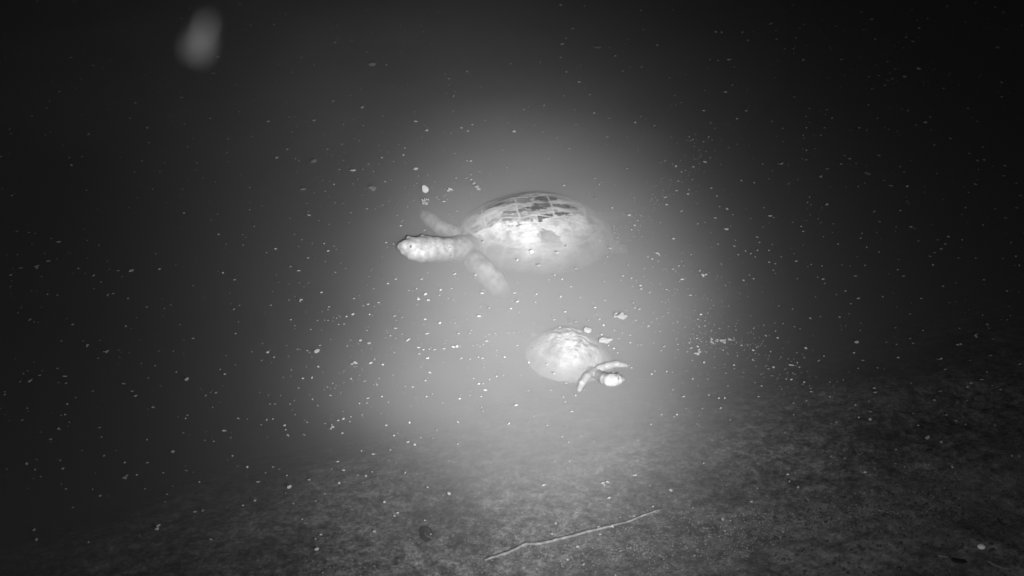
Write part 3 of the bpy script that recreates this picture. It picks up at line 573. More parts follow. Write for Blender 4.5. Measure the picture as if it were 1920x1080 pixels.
SPECKS = [tuple(map(int, e.split(","))) for e in "594,659,14;66,502,13;662,680,12;815,656,12;840,355,11;621,801,11;1312,664,11;198,658,11;1506,434,11;1484,685,11;1521,735,11;1841,712,11;519,296,10;1236,478,10;1321,518,10;998,472,10;832,653,10;786,559,10;541,818,10;110,454,10;122,706,10;238,896,10;1462,308,10;1833,300,10;1885,410,10;1830,628,10;1865,798,10;1739,821,10;626,80,9;624,191,9;886,234,9;589,226,9;964,247,9;1269,358,9;1248,370,9;562,563,9;692,644,9;600,648,9;854,649,9;801,626,9;954,795,9;1051,558,9;1216,612,9;1411,674,9;1313,656,9;543,914,9;512,876,9;1129,908,9;1186,891,9;1082,1027,9;1122,988,9;1146,986,9;175,123,9;401,137,9;91,490,9;246,508,9;162,648,9;56,715,9;286,765,9;298,990,9;1637,36,9;1866,89,9;1505,114,9;1542,331,9;1829,346,9;1448,407,9;1712,428,9;1752,474,9;1798,645,9;1761,674,9;1772,693,9;1823,720,9;1632,772,9;1793,792,9;1679,870,9;565,108,8;679,202,8;780,228,8;800,245,8;1074,54,8;1367,112,8;1360,173,8;662,320,8;626,346,8;610,359,8;780,317,8;580,404,8;853,514,8;892,516,8;906,454,8;1267,312,8;1322,304,8;1010,498,8;516,758,8;760,725,8;806,699,8;825,606,8;898,593,8;910,732,8;965,550,8;1040,600,8;1231,598,8;1250,543,8;1314,590,8;1292,643,8;1072,772,8;1062,719,8;700,852,8;484,904,8;797,976,8;808,1002,8;602,1003,8;594,1030,8;1219,911,8;1258,920,8;1409,941,8;1420,916,8;138,86,8;408,107,8;394,222,8;32,434,8;39,503,8;75,704,8;232,720,8;174,734,8;142,746,8;350,712,8;187,802,8;50,870,8;77,894,8;366,960,8;396,1012,8;64,994,8;69,1012,8;1615,23,8;1696,144,8;1735,230,8;1782,260,8;1551,317,8;1639,397,8;1778,444,8;1829,484,8;1845,525,8;1604,518,8;1662,642,8;1606,642,8;1511,653,8;1819,676,8;1641,736,8;1631,787,8;1775,778,8;1086,154,7;1227,236,7;1342,60,7;1353,61,7;1329,257,7;883,302,7;875,334,7;578,484,7;738,458,7;727,532,7;1180,404,7;1272,340,7;1190,423,7;1362,430,7;1377,462,7;1420,445,7;1430,308,7;1071,538,7;1040,516,7;1045,474,7;690,571,7;710,568,7;701,542,7;740,593,7;742,616,7;684,715,7;620,742,7;576,792,7;644,786,7;690,747,7;785,652,7;797,599,7;803,563,7;798,552,7;1192,601,7;968,760,7;991,733,7;1079,742,7;992,680,7;778,834,7;609,926,7;842,926,7;702,997,7;1035,1001,7;1189,968,7;8,68,7;341,183,7;450,8,7;134,310,7;222,508,7;440,525,7;298,659,7;248,734,7;1,766,7;352,779,7;420,808,7;124,917,7;306,887,7;1723,53,7;1866,14,7;1664,116,7;1722,129,7;1635,167,7;1546,240,7;1577,308,7;1648,292,7;1884,311,7;1816,361,7;1551,384,7;1758,450,7;1744,481,7;1622,498,7;1493,490,7;1454,495,7;1609,560,7;1712,644,7;1618,676,7;1450,689,7;1512,752,7;1488,756,7;1684,671,7;1857,667,7;1912,683,7;1752,751,7;1680,843,7;1911,856,7;1622,886,7;514,46,6;724,122,6;850,209,6;865,240,6;877,246,6;503,228,6;1051,10,6;1054,83,6;1052,108,6;1203,126,6;1114,212,6;1392,61,6;1402,76,6;1373,160,6;1399,208,6;636,318,6;759,278,6;756,291,6;832,378,6;752,424,6;1247,302,6;1148,390,6;1300,313,6;1250,384,6;1363,392,6;1144,466,6;1215,482,6;1279,524,6;1384,478,6;1201,536,6;1054,524,6;970,488,6;545,600,6;650,594,6;765,638,6;676,639,6;502,661,6;695,681,6;718,684,6;534,798,6;716,744,6;774,726,6;798,714,6;802,672,6;786,664,6;794,656,6;824,554,6;904,550,6;905,544,6;917,578,6;882,625,6;953,625,6;912,640,6;865,672,6;862,748,6;903,764,6;859,792,6;819,807,6;970,566,6;1088,558,6;1134,564,6;1116,577,6;1187,568,6;1067,600,6;1080,604,6;1103,601,6;1182,629,6;1202,647,6;1158,662,6;1179,686,6;1295,554,6;1432,610,6;1412,657,6;1296,653,6;1222,702,6;1280,718,6;1422,744,6;1240,778,6;1221,796,6;1039,701,6;765,829,6;732,844,6;622,880,6;686,893,6;636,906,6;580,900,6;721,942,6;550,945,6;1139,904,6;1142,934,6;1019,910,6;1125,1002,6;1042,982,6;1064,1050,6;1094,1059,6;1359,996,6;1355,974,6;112,172,6;142,166,6;18,242,6;166,252,6;276,240,6;470,47,6;252,323,6;345,400,6;33,478,6;147,504,6;20,516,6;299,505,6;89,552,6;362,635,6;136,609,6;184,672,6;115,640,6;110,718,6;254,743,6;126,758,6;331,698,6;413,693,6;422,702,6;9,735,6;447,785,6;95,824,6;191,820,6;276,868,6;464,876,6;137,952,6;433,821,6;478,939,6;1445,45,6;1507,46,6;1492,71,6;1641,74,6;1881,24,6;1578,112,6;1659,160,6;1731,154,6;1702,208,6;1744,220,6;1769,166,6;1815,204,6;1878,182,6;1878,155,6;1512,282,6;1695,323,6;1708,301,6;1817,288,6;1881,330,6;1906,344,6;1913,367,6;1672,349,6;1701,350,6;1571,458,6;1649,416,6;1810,390,6;1906,390,6;1804,450,6;1749,497,6;1905,481,6;1911,498,6;1543,524,6;1519,597,6;1585,546,6;1595,570,6;1706,589,6;1842,591,6;1910,548,6;1851,609,6;1679,615,6;1601,662,6;1545,668,6;1448,705,6;1474,711,6;1484,712,6;1581,713,6;1556,744,6;1876,731,6;1763,734,6;1604,760,6;1810,796,6;1765,829,6;1897,855,6;1785,871,6;1785,876,6;1477,890,6;1496,914,6;1476,922,6;1603,926,6;686,19,5;660,76,5;688,98,5;548,136,5;589,122,5;876,134,5;834,139,5;902,163,5;850,181,5;681,236,5;716,248,5;674,264,5;574,229,5;1096,12,5;1202,20,5;1154,105,5;1062,135,5;1168,134,5;1232,85,5;1080,234,5;1044,259,5;1139,257,5;1191,230,5;1320,208,5;1382,223,5;1319,266,5;539,280,5;614,280,5;691,308,5;722,341,5;876,302,5;884,337,5;900,322,5;855,334,5;688,392,5;517,467,5;608,457,5;615,471,5;545,500,5;560,508,5;629,511,5;724,455,5;742,524,5;790,524,5;844,466,5;894,467,5;852,430,5;1176,316,5;1057,348,5;1116,372,5;1290,364,5;1334,353,5;1344,368,5;1278,396,5;1221,418,5;1184,431,5;1341,409,5;1253,443,5;1263,448,5;1139,482,5;1177,497,5;1223,486,5;1296,478,5;1278,490,5;1273,499,5;1262,505,5;1248,505,5;1208,504,5;1224,501,5;1312,508,5;1379,451,5;1420,470,5;1408,476,5;1394,526,5;1413,523,5;1390,339,5;1432,390,5;1168,518,5;1164,526,5;1080,504,5;1062,463,5;508,573,5;603,549,5;645,608,5;664,560,5;681,574,5;662,590,5;723,634,5;558,655,5;514,670,5;702,675,5;597,688,5;546,694,5;585,709,5;568,710,5;658,711,5;586,749,5;544,758,5;500,788,5;536,806,5;634,789,5;674,757,5;688,756,5;596,761,5;724,798,5;800,744,5;792,683,5;782,572,5;781,542,5;774,546,5;826,544,5;840,560,5;872,550,5;860,626,5;928,626,5;905,672,5;881,674,5;946,670,5;931,706,5;918,712,5;898,720,5;906,771,5;768,793,5;958,579,5;1006,552,5;1190,578,5;1199,580,5;1060,585,5;1124,599,5;1069,606,5;1050,614,5;1132,610,5;1242,594,5;1152,620,5;1160,635,5;1182,643,5;1196,647,5;1128,628,5;1151,654,5;1218,549,5;1202,542,5;1304,554,5;1308,599,5;1311,613,5;1381,607,5;1436,630,5;1390,648,5;1356,657,5;1376,685,5;1320,680,5;1298,676,5;1315,641,5;1307,635,5;1308,650,5;1245,650,5;1240,658,5;1228,696,5;1250,697,5;1299,711,5;1327,711,5;1309,724,5;1262,731,5;1282,744,5;1329,741,5;1341,736,5;1348,747,5;1359,747,5;1428,724,5;1351,766,5;1264,782,5;1269,778,5;1369,788,5;1033,732,5;1075,760,5;1096,731,5;1026,684,5;1026,798,5;1150,700,5;642,813,5;739,817,5;812,822,5;858,833,5;633,866,5;644,882,5;524,880,5;760,887,5;802,914,5;746,962,5;740,968,5;592,1011,5;1054,819,5;984,834,5;1068,928,5;1319,869,5;963,993,5;1154,1079,5;1283,1018,5;1302,1042,5;1299,953,5;1224,950,5;133,108,5;93,190,5;60,218,5;21,251,5;244,222,5;346,233,5;332,135,5;366,129,5;472,256,5;428,261,5;340,35,5;355,16,5;479,12,5;254,193,5;69,3,5;139,2,5;444,159,5;1,294,5;154,294,5;118,273,5;352,276,5;286,355,5;162,357,5;22,367,5;477,425,5;54,436,5;96,447,5;164,451,5;22,527,5;20,538,5;160,513,5;176,517,5;190,529,5;410,440,5;424,458,5;418,512,5;176,542,5;108,554,5;202,554,5;212,551,5;240,560,5;275,576,5;449,573,5;439,580,5;442,626,5;236,612,5;40,577,5;56,600,5;156,640,5;29,673,5;265,682,5;291,686,5;79,696,5;44,701,5;38,716,5;124,719,5;108,691,5;278,709,5;405,737,5;9,740,5;51,766,5;53,772,5;42,788,5;122,778,5;110,804,5;113,806,5;348,785,5;472,660,5;96,829,5;276,825,5;113,864,5;66,881,5;188,930,5;257,891,5;234,868,5;374,904,5;313,927,5;310,941,5;456,948,5;380,958,5;166,1017,5;401,828,5;195,855,5;436,855,5;118,879,5;1456,74,5;1568,49,5;1720,39,5;1739,35,5;1699,70,5;1711,78,5;1664,84,5;1776,12,5;1829,6,5;1915,48,5;1541,133,5;1648,142,5;1629,144,5;1673,148,5;1665,151,5;1749,132,5;1489,182,5;1550,206,5;1560,222,5;1512,240,5;1506,254,5;1507,259,5;1539,254,5;1468,241,5;1628,197,5;1645,222,5;1717,235,5;1611,240,5;1832,228,5;1511,300,5;1504,298,5;1584,292,5;1605,307,5;1688,313,5;1752,272,5;1843,276,5;1845,300,5;1834,318,5;1756,326,5;1658,339,5;1621,344,5;1609,350,5;1586,351,5;1518,370,5;1520,384,5;1512,414,5;1562,420,5;1502,425,5;1688,395,5;1843,422,5;1722,452,5;1772,458,5;1764,467,5;1797,484,5;1880,485,5;1616,438,5;1625,464,5;1648,473,5;1694,518,5;1683,506,5;1768,537,5;1442,470,5;1442,492,5;1541,499,5;1533,520,5;1546,532,5;1495,523,5;1896,455,5;1460,574,5;1574,595,5;1655,557,5;1727,560,5;1780,568,5;1888,546,5;1888,600,5;1854,616,5;1862,636,5;1730,620,5;1706,635,5;1614,606,5;1500,617,5;1454,621,5;1458,634,5;1445,660,5;1464,670,5;1495,680,5;1499,689,5;1441,692,5;1535,677,5;1458,709,5;1508,717,5;1481,743,5;1645,690,5;1609,691,5;1814,726,5;1860,723,5;1794,755,5;1708,719,5;1639,728,5;1610,783,5;1688,776,5;1712,775,5;1558,795,5;1568,792,5;1510,788,5;1721,798,5;1850,698,5;1446,851,5;1558,856,5;1696,876,5;1741,872,5;1614,875,5;1480,903,5;525,12,4;578,17,4;535,27,4;608,45,4;672,30,4;630,75,4;621,86,4;521,122,4;734,59,4;751,48,4;760,58,4;756,79,4;794,60,4;800,18,4;842,148,4;859,171,4;853,172,4;837,175,4;958,120,4;732,166,4;657,180,4;675,221,4;777,210,4;796,236,4;791,258,4;910,226,4;939,268,4;764,266,4;552,219,4;542,220,4;557,238,4;547,248,4;644,234,4;1175,24,4;1261,19,4;1061,72,4;1013,117,4;1177,74,4;1255,146,4;1285,140,4;1106,178,4;1024,192,4;1020,198,4;982,206,4;1142,222,4;1002,235,4;1018,248,4;1176,256,4;1412,60,4;1331,112,4;1346,114,4;1377,126,4;1401,168,4;1322,170,4;1266,180,4;1404,200,4;1332,230,4;1335,263,4;1292,257,4;1299,262,4;1295,264,4;554,298,4;560,302,4;558,322,4;622,292,4;614,291,4;680,318,4;671,336,4;700,322,4;710,273,4;716,296,4;761,306,4;785,330,4;782,344,4;815,341,4;835,355,4;866,356,4;920,324,4;883,328,4;853,288,4;951,315,4;902,383,4;900,390,4;857,396,4;819,370,4;822,374,4;833,368,4;824,388,4;764,388,4;776,376,4;704,392,4;644,382,4;575,382,4;578,397,4;598,414,4;655,418,4;796,432,4;552,440,4;566,450,4;500,474,4;626,462,4;610,491,4;639,494,4;648,504,4;726,464,4;692,519,4;802,512,4;858,522,4;542,533,4;846,481,4;1104,274,4;1138,271,4;1068,279,4;1029,298,4;1196,282,4;1116,335,4;1108,336,4;1124,346,4;1056,355,4;1278,323,4;1285,320,4;1291,330,4;1298,337,4;1311,282,4;1332,296,4;1292,356,4;1270,368,4;1230,381,4;1307,382,4;1224,413,4;1196,414,4;1202,405,4;1199,438,4;1308,420,4;1349,388,4;1374,403,4;1158,446,4;1151,424,4;1134,494,4;1226,473,4;1274,528,4;1346,458,4;1337,476,4;1424,455,4;1398,471,4;1416,482,4;1352,494,4;1353,497,4;1405,516,4;1412,294,4;1414,343,4;1399,392,4;1358,355,4;1154,518,4;1184,522,4;1193,526,4;1133,528,4;1186,538,4;1029,525,4;1050,503,4;1105,421,4;1034,446,4;553,556,4;553,611,4;617,576,4;615,581,4;615,601,4;631,597,4;636,593,4;635,609,4;583,618,4;702,575,4;693,590,4;732,630,4;742,635,4;754,627,4;688,620,4;672,645,4;660,649,4;651,649,4;591,653,4;491,676,4;620,637,4;576,658,4;668,688,4;709,682,4;680,695,4;645,696,4;531,708,4;624,719,4;644,718,4;707,722,4;737,704,4;608,731,4;614,726,4;619,728,4;628,728,4;560,728,4;506,758,4;548,769,4;553,778,4;487,736,4;512,786,4;490,797,4;622,796,4;656,791,4;658,782,4;643,772,4;679,778,4;780,746,4;811,739,4;830,756,4;805,655,4;833,644,4;818,605,4;854,606,4;902,563,4;847,541,4;912,578,4;875,587,4;884,620,4;917,628,4;906,646,4;900,650,4;895,647,4;897,670,4;942,678,4;906,690,4;888,710,4;906,720,4;902,744,4;881,734,4;864,741,4;897,771,4;956,774,4;953,584,4;966,554,4;1004,567,4;1192,574,4;1174,583,4;1119,590,4;1035,594,4;1225,586,4;1262,591,4;1270,604,4;1241,566,4;1206,605,4;1222,604,4;1202,613,4;1167,625,4;1120,630,4;1141,648,4;1184,690,4;1270,544,4;1318,559,4;1334,564,4;1338,573,4;1349,541,4;1429,548,4;1326,588,4;1323,596,4;1313,602,4;1322,602,4;1322,611,4;1349,616,4;1334,620,4;1380,619,4;1413,616,4;1376,634,4;1391,634,4;1428,645,4;1416,663,4;1382,662,4;1324,687,4;1289,660,4;1271,646,4;1267,642,4;1271,656,4;1261,698,4;1258,739,4;1365,724,4;1394,699,4;1393,707,4;1431,700,4;1416,718,4;1286,766,4;1317,766,4;1311,780,4;1307,795,4;1311,800,4;1425,778,4;1056,745,4;1060,754,4;1082,758,4;1019,689,4;1000,655,4;970,648,4;974,623,4;997,776,4;968,784,4;991,792,4;1059,801,4;571,816,4;746,812,4;789,821,4;678,846,4;916,834,4;698,885,4;708,896,4;681,906,4;536,925,4;498,887,4;538,892,4;831,930,4;660,956,4;567,974,4;483,1051,4;605,1074,4;592,940,4;1026,820,4;1090,818,4;1081,824,4;1066,830,4;1040,865,4;1068,865,4;1088,899,4;1243,830,4;1196,826,4;1194,864,4;1163,970,4;1291,994,4;1369,976,4;1362,911,4;1226,1038,4;1208,1038,4;10,109,4;44,102,4;176,55,4;234,58,4;254,32,4;194,127,4;208,114,4;72,132,4;284,98,4;271,142,4;68,178,4;15,206,4;87,203,4;94,249,4;85,254,4;154,216,4;266,234,4;324,228,4;337,172,4;298,172,4;313,163,4;425,101,4;450,100,4;357,126,4;388,246,4;361,260,4;449,210,4;280,268,4;433,36,4;462,54,4;434,1,4;478,189,4;121,12,4;99,152,4;455,160,4;18,288,4;130,296,4;226,296,4;266,302,4;300,322,4;309,306,4;369,306,4;368,319,4;426,286,4;427,304,4;444,276,4;451,328,4;404,342,4;468,352,4;297,350,4;342,355,4;339,368,4;148,339,4;90,388,4;4,354,4;27,364,4;242,390,4;408,402,4;468,394,4;66,438,4;60,458,4;186,460,4;158,430,4;12,478,4;133,475,4;106,486,4;164,484,4;201,490,4;292,476,4;78,519,4;229,519,4;455,440,4;461,445,4;456,460,4;409,509,4;362,536,4;330,497,4;370,488,4;69,547,4;59,546,4;320,572,4;308,579,4;382,558,4;431,550,4;434,570,4;447,604,4;256,596,4;246,616,4;337,609,4;345,638,4;34,587,4;64,604,4;87,604,4;126,598,4;198,670,4;223,657,4;224,670,4;264,638,4;52,696,4;376,729,4;395,736,4;386,742,4;399,764,4;115,779,4;127,799,4;130,792,4;334,781,4;464,786,4;18,789,4;69,862,4;108,861,4;63,898,4;13,880,4;53,916,4;115,908,4;174,918,4;204,930,4;348,882,4;446,874,4;299,982,4;259,964,4;263,1005,4;135,1000,4;384,826,4;344,812,4;354,817,4;272,917,4;1457,50,4;1455,58,4;1471,92,4;1488,92,4;1488,100,4;1458,114,4;1443,122,4;1486,54,4;1499,53,4;1486,10,4;1582,17,4;1616,4,4;1625,55,4;1619,56,4;1710,19,4;1684,74,4;1685,79,4;1679,86,4;1851,35,4;1855,53,4;1810,41,4;1792,61,4;1810,86,4;1614,108,4;1679,130,4;1668,138,4;1740,152,4;1572,152,4;1576,164,4;1518,204,4;1538,208,4;1511,219,4;1447,228,4;1456,256,4;1469,266,4;1691,205,4;1645,192,4;1660,240,4;1666,243,4;1682,246,4;1688,254,4;1733,239,4;1746,244,4;1594,244,4;1625,244,4;1797,159,4;1823,221,4;1873,172,4;1891,175,4;1822,144,4;1839,141,4;1453,146,4;1478,309,4;1442,336,4;1528,279,4;1593,298,4;1496,337,4;1478,345,4;1633,306,4;1624,311,4;1808,351,4;1734,350,4;1668,348,4;1514,380,4;1514,391,4;1541,390,4;1446,398,4;1486,417,4;1534,411,4;1539,418,4;1561,436,4;1544,444,4;1448,459,4;1506,460,4;1676,400,4;1704,382,4;1701,378,4;1768,374,4;1804,402,4;1866,392,4;1835,402,4;1919,436,4;1680,426,4;1614,447,4;1607,481,4;1579,497,4;1594,499,4;1666,514,4;1685,487,4;1792,531,4;1915,518,4;1489,476,4;1484,466,4;1450,507,4;1454,513,4;1511,494,4;1521,496,4;1802,464,4;1486,580,4;1538,594,4;1568,553,4;1792,566,4;1809,586,4;1891,575,4;1894,592,4;1799,616,4;1681,646,4;1613,620,4;1524,657,4;1494,662,4;1490,613,4;1468,607,4;1453,606,4;1468,662,4;1486,700,4;1491,702,4;1477,699,4;1462,703,4;1530,707,4;1556,717,4;1520,729,4;1470,738,4;1591,744,4;1658,692,4;1604,706,4;1763,685,4;1890,718,4;1790,738,4;1629,753,4;1654,768,4;1854,794,4;1589,802,4;1488,778,4;1533,776,4;1829,748,4;1813,751,4;1472,812,4;1584,859,4;1616,850,4;1755,870,4;1640,879,4;1642,892,4;1472,898,4;1490,886,4;1660,913,4;566,14,3;508,28,3;571,33,3;490,36,3;633,71,3;575,109,3;536,110,3;696,62,3;728,72,3;722,87,3;782,80,3;809,82,3;824,23,3;752,96,3;754,101,3;689,129,3;870,106,3;862,128,3;841,160,3;945,91,3;618,158,3;764,158,3;582,185,3;538,190,3;718,218,3;832,248,3;664,260,3;624,251,3;607,252,3;551,258,3;490,216,3;516,153,3;663,224,3;1017,35,3;1062,109,3;1034,106,3;1089,124,3;1172,82,3;1206,56,3;1057,180,3;991,200,3;1211,223,3;1298,66,3;1392,30,3;1300,178,3;1267,197,3;1341,241,3;1288,263,3;1304,252,3;1350,266,3;1259,258,3;1269,269,3;502,322,3;645,286,3;792,318,3;802,328,3;926,361,3;716,386,3;730,378,3;603,382,3;589,362,3;491,386,3;544,410,3;617,421,3;756,414,3;717,482,3;718,524,3;891,522,3;522,530,3;1097,342,3;1105,361,3;1115,366,3;1293,324,3;1279,342,3;1268,342,3;1305,360,3;1326,369,3;1246,401,3;1238,418,3;1333,436,3;1266,509,3;1392,492,3;1322,496,3;1408,410,3;1431,426,3;1380,371,3;1373,365,3;542,563,3;604,585,3;714,572,3;658,593,3;532,658,3;526,742,3;850,563,3;1111,568,3;1176,574,3;1202,711,3;1387,560,3;1417,687,3;1226,644,3;1284,696,3;1312,702,3;1368,736,3;1330,763,3;981,622,3;1144,704,3;713,829,3;778,846,3;583,1033,3;572,981,3;1278,836,3;1264,875,3;1260,870,3;320,216,3;50,164,3;258,371,3;227,661,3;398,733,3;324,912,3;1442,111,3;1470,22,3;1480,18,3;1500,15,3;1448,321,3;1456,407,3;1852,408,3;1814,417,3;1644,436,3;1709,492,3;1465,482,3;1525,630,3;1507,775,3;1459,835,3;1558,869,3".split(";")]
SPECIAL_XY = [(797, 354), (797, 377), (1103, 620), (1135, 639), (1165, 593), (1350, 638), (588, 302), (698, 353), (698, 121), (633, 44), (1121, 89), (895, 350)]
def mpp(p): return (p - Vector((0, 0, CAM_H))).length / FPX
def rest_z(p): return max(0.0003, float(bed_z(p.x, p.y)) + .0005)
NIND = 286
CATS = {
  'F': ("small pale fleck adrift alone on the murky water", "flecks", "small pale flecks drifting apart on the water"),
  'S': ("thin pale sliver lying on the murky water", "sliver", "thin pale slivers drifting on the water"),
  'C': ("little ragged clump of pale flecks drifting on the water", "clump", "ragged little clumps drifting on the water"),
}
sv, sf = [], []
rn = random.Random(20)
for k, (px, py, w) in enumerate(SPECKS):
    if any(abs(px - a_) < 9 and abs(py - b_) < 7 for a_, b_ in SPECIAL_XY): continue
    p = P(px, py); p.z = rest_z(p)
    if p.z > .001: p = P(px, py, p.z)
    wid = w * mpp(p)
    kind = 'C' if (w >= 9 and rn.random() < .6) else ('S' if (w >= 7 and rn.random() < .55) or rn.random() < .12 else 'F')
    rz = rn.uniform(0, 6.3) if kind != 'S' else rn.gauss(0, .35)
    fat = rn.uniform(.8, 1.25)
    sc = wid * {'F': .92, 'S': .52, 'C': .92}[kind] * rn.uniform(.7, 1.3) * (.8 if w < 5 else 1.0)
    if k < NIND:
        me = rn.choice({'F': ME_F, 'S': ME_S, 'C': ME_C}[kind])
        nm = {'F': 'fleck', 'S': 'sliver', 'C': 'fleck_clump'}[kind]
        o = bpy.data.objects.new(nm, me); COL.objects.link(o)
        o.location = p; o.rotation_euler = (rn.gauss(0, .08), rn.gauss(0, .08), rz); o.scale = (sc, sc * fat * 1.15, sc)
        lb, ct, gr = CATS[kind]
        tag(o, lb, {'F': 'fleck', 'S': 'sliver', 'C': 'clump'}[kind], gr)
    else:
        v, f = rn.choice({'F': GE, 'S': SL, 'C': CL}[kind]); b0 = len(sv)
        ca, sa = math.cos(rz) * sc, math.sin(rz) * sc
        sv += [(p.x + x * ca - y * sa * fat, p.y + x * sa + y * ca * fat, p.z + z * sc) for x, y, z in v]
        sf += [tuple(b0 + i for i in q) for q in f]
# the dust too fine to list, thicker along the drift lines
DRIFT = [((1330, 265), (1255, 345), 26), ((1255, 345), (1190, 415), 20), ((1190, 415), (1120, 470), 20), ((1215, 480), (1330, 560), 45), ((1230, 560), (1400, 650), 50), ((780, 560), (950, 690), 90), ((560, 600), (760, 720), 90), ((620, 330), (900, 380), 60), ((1290, 610), (1350, 680), 25), ((1440, 660), (1530, 740), 30), ((1560, 60), (1760, 160), 50), ((1300, 640), (1430, 645), 10)]
nd = 0
while nd < 1500:
    if rn.random() < .55:
        a_, b_, s_ = rn.choice(DRIFT); q = rn.random()
        px, py = a_[0] + (b_[0] - a_[0]) * q + rn.gauss(0, s_), a_[1] + (b_[1] - a_[1]) * q + rn.gauss(0, s_ * .6)
    else:
        px, py = rn.uniform(-300, 2220), rn.uniform(-160, 900)
    p = P(px, py); p.z = rest_z(p)
    v, f = rn.choice(GE + SL); b0 = len(sv); sc = rn.uniform(1.2, 2.6) * mpp(p); rz = rn.uniform(0, 6.3)
    ca, sa = math.cos(rz) * sc, math.sin(rz) * sc
    sv += [(p.x + x * ca - y * sa, p.y + x * sa + y * ca, p.z + z * sc) for x, y, z in v]
    sf += [tuple(b0 + i for i in q) for q in f]; nd += 1
o = link("floating_dust", mesh("floating_dust", sv, sf, False), simple("dust", .16, .60, 55, .8, detail=9, spec=.2)); tag(o, kind="stuff")

# --- the flecks one can name
def special(name, px, py, wpx, hpx, rz, geo, m, label, cat, z=0.0006, thick=None):
    p = P(px, py, z); p.z = max(z, rest_z(p)); k = mpp(p)
    me = mesh(name, geo[0], geo[1], False)
    o = link(name, me, m); o.location = p; o.rotation_euler = (0, 0, rz)
    dep = math.asin(-cam_dir(px, py).normalized().z)
    o.scale = (wpx * k, hpx * k / math.sin(dep), thick or wpx * k * .5)
    return tag(o, label, cat)
rn = random.Random(6)
special("leaf", 797, 355, 14, 18, .2, fleck_geo(rn, 10, 1.0, .3), simple("white_leaf", .6, .8, 300, .6), "bright white leaf scrap floating above the large turtle's head", "leaf")
special("leaf", 1103, 620, 26, 20, .1, fleck_geo(rn, 7, 1.05, .55), leaf_m, "jagged three-cornered pale leaf bit at the small turtle's shell edge", "leaf")
special("leaf", 1135, 639, 26, 15, .1, fleck_geo(rn, 12, 1.1, .42), leaf_m, "oval pale leaf bit floating beside the small turtle's right flank", "leaf")
special("leaf", 1166, 593, 24, 17, -.3, fleck_geo(rn, 12, 1.05, .6), leaf_m, "ragged pale leaf bit behind the small turtle, largest of the scraps", "leaf")
special("fleck_clump", 1157, 591, 14, 10, 0, clump_geo(rn, 5, .7), leaf_m, "crumbs trailing off the ragged leaf bit behind the small turtle", "clump")
special("scum_strip", 1338, 637, 17, 9, -.2, clump_geo(rn, 5, .5, 1.6), leaf_m, "pale scum strip right of the small turtle, thick left end", "scum")
special("scum_strip", 1360, 639, 17, 8, .1, clump_geo(rn, 8, .5, 2.0), leaf_m, "crumbly pale scum strip trailing off to the right of the thicker strip", "scum")
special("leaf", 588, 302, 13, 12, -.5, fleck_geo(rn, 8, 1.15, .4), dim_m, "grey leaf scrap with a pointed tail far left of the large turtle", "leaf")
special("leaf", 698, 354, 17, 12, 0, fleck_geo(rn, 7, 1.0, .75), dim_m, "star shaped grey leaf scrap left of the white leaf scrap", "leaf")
special("leaf", 698, 121, 13, 8, .1, fleck_geo(rn, 9, 1.2, .15), leaf_m, "bright oval seed scrap alone on the dark water at the top", "leaf")
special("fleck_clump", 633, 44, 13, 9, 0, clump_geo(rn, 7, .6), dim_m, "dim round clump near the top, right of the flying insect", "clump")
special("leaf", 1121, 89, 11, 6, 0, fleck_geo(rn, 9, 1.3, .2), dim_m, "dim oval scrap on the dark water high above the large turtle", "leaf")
special("fleck_clump", 895, 350, 14, 12, .3, clump_geo(rn, 8, .6), leaf_m, "pale crumbled clump just above the large turtle's shell", "clump")
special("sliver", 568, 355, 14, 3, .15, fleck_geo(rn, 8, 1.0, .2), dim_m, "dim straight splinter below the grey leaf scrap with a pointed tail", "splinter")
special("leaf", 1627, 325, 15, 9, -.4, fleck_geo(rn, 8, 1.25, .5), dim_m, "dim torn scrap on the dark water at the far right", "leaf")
special("leaf", 997, 472, 10, 8, -.4, fleck_geo(rn, 4, 1.0, .1), simple("white_flake", .7, .9, 300, .6), "square white flake on the large turtle's near flank", "flake", z=.0008)
special("leaf", 324, 847, 7, 6, -.5, fleck_geo(rn, 7, 1.2, .2), leaf_m, "bright little flake alone at lower left on the dark water", "flake")

# froth: a raft of small bubbles
fm, n, l = mat("froth")
o = n.new("ShaderNodeOutputMaterial"); p = n.new("ShaderNodeBsdfPrincipled"); l.new(p.outputs[0], o.inputs[0])
p.inputs["Base Color"].default_value = grey(.5); p.inputs["Roughness"].default_value = .08; p.inputs["Transmission Weight"].default_value = .55; p.inputs["IOR"].default_value = 1.2
V_, F_ = [], []; iv, if_ = ico(2); rn = random.Random(3)
pc = P(797, 377)
for k in range(11):
    a_ = k * 2.4; q = .0023 * math.sqrt(k); r = rn.uniform(.0016, .0032); b0 = len(V_)
    V_ += [(q * math.cos(a_) + x * r, 1.7 * q * math.sin(a_) + y * r, max(-.0002, z * r)) for x, y, z in iv]
    F_ += [tuple(b0 + i for i in f) for f in if_]
o = link("froth", mesh("froth", V_, F_), fm); o.location = pc + Vector((0, 0, .0003)); tag(o, "round raft of froth bubbles between the white leaf scrap and the large turtle", "froth")

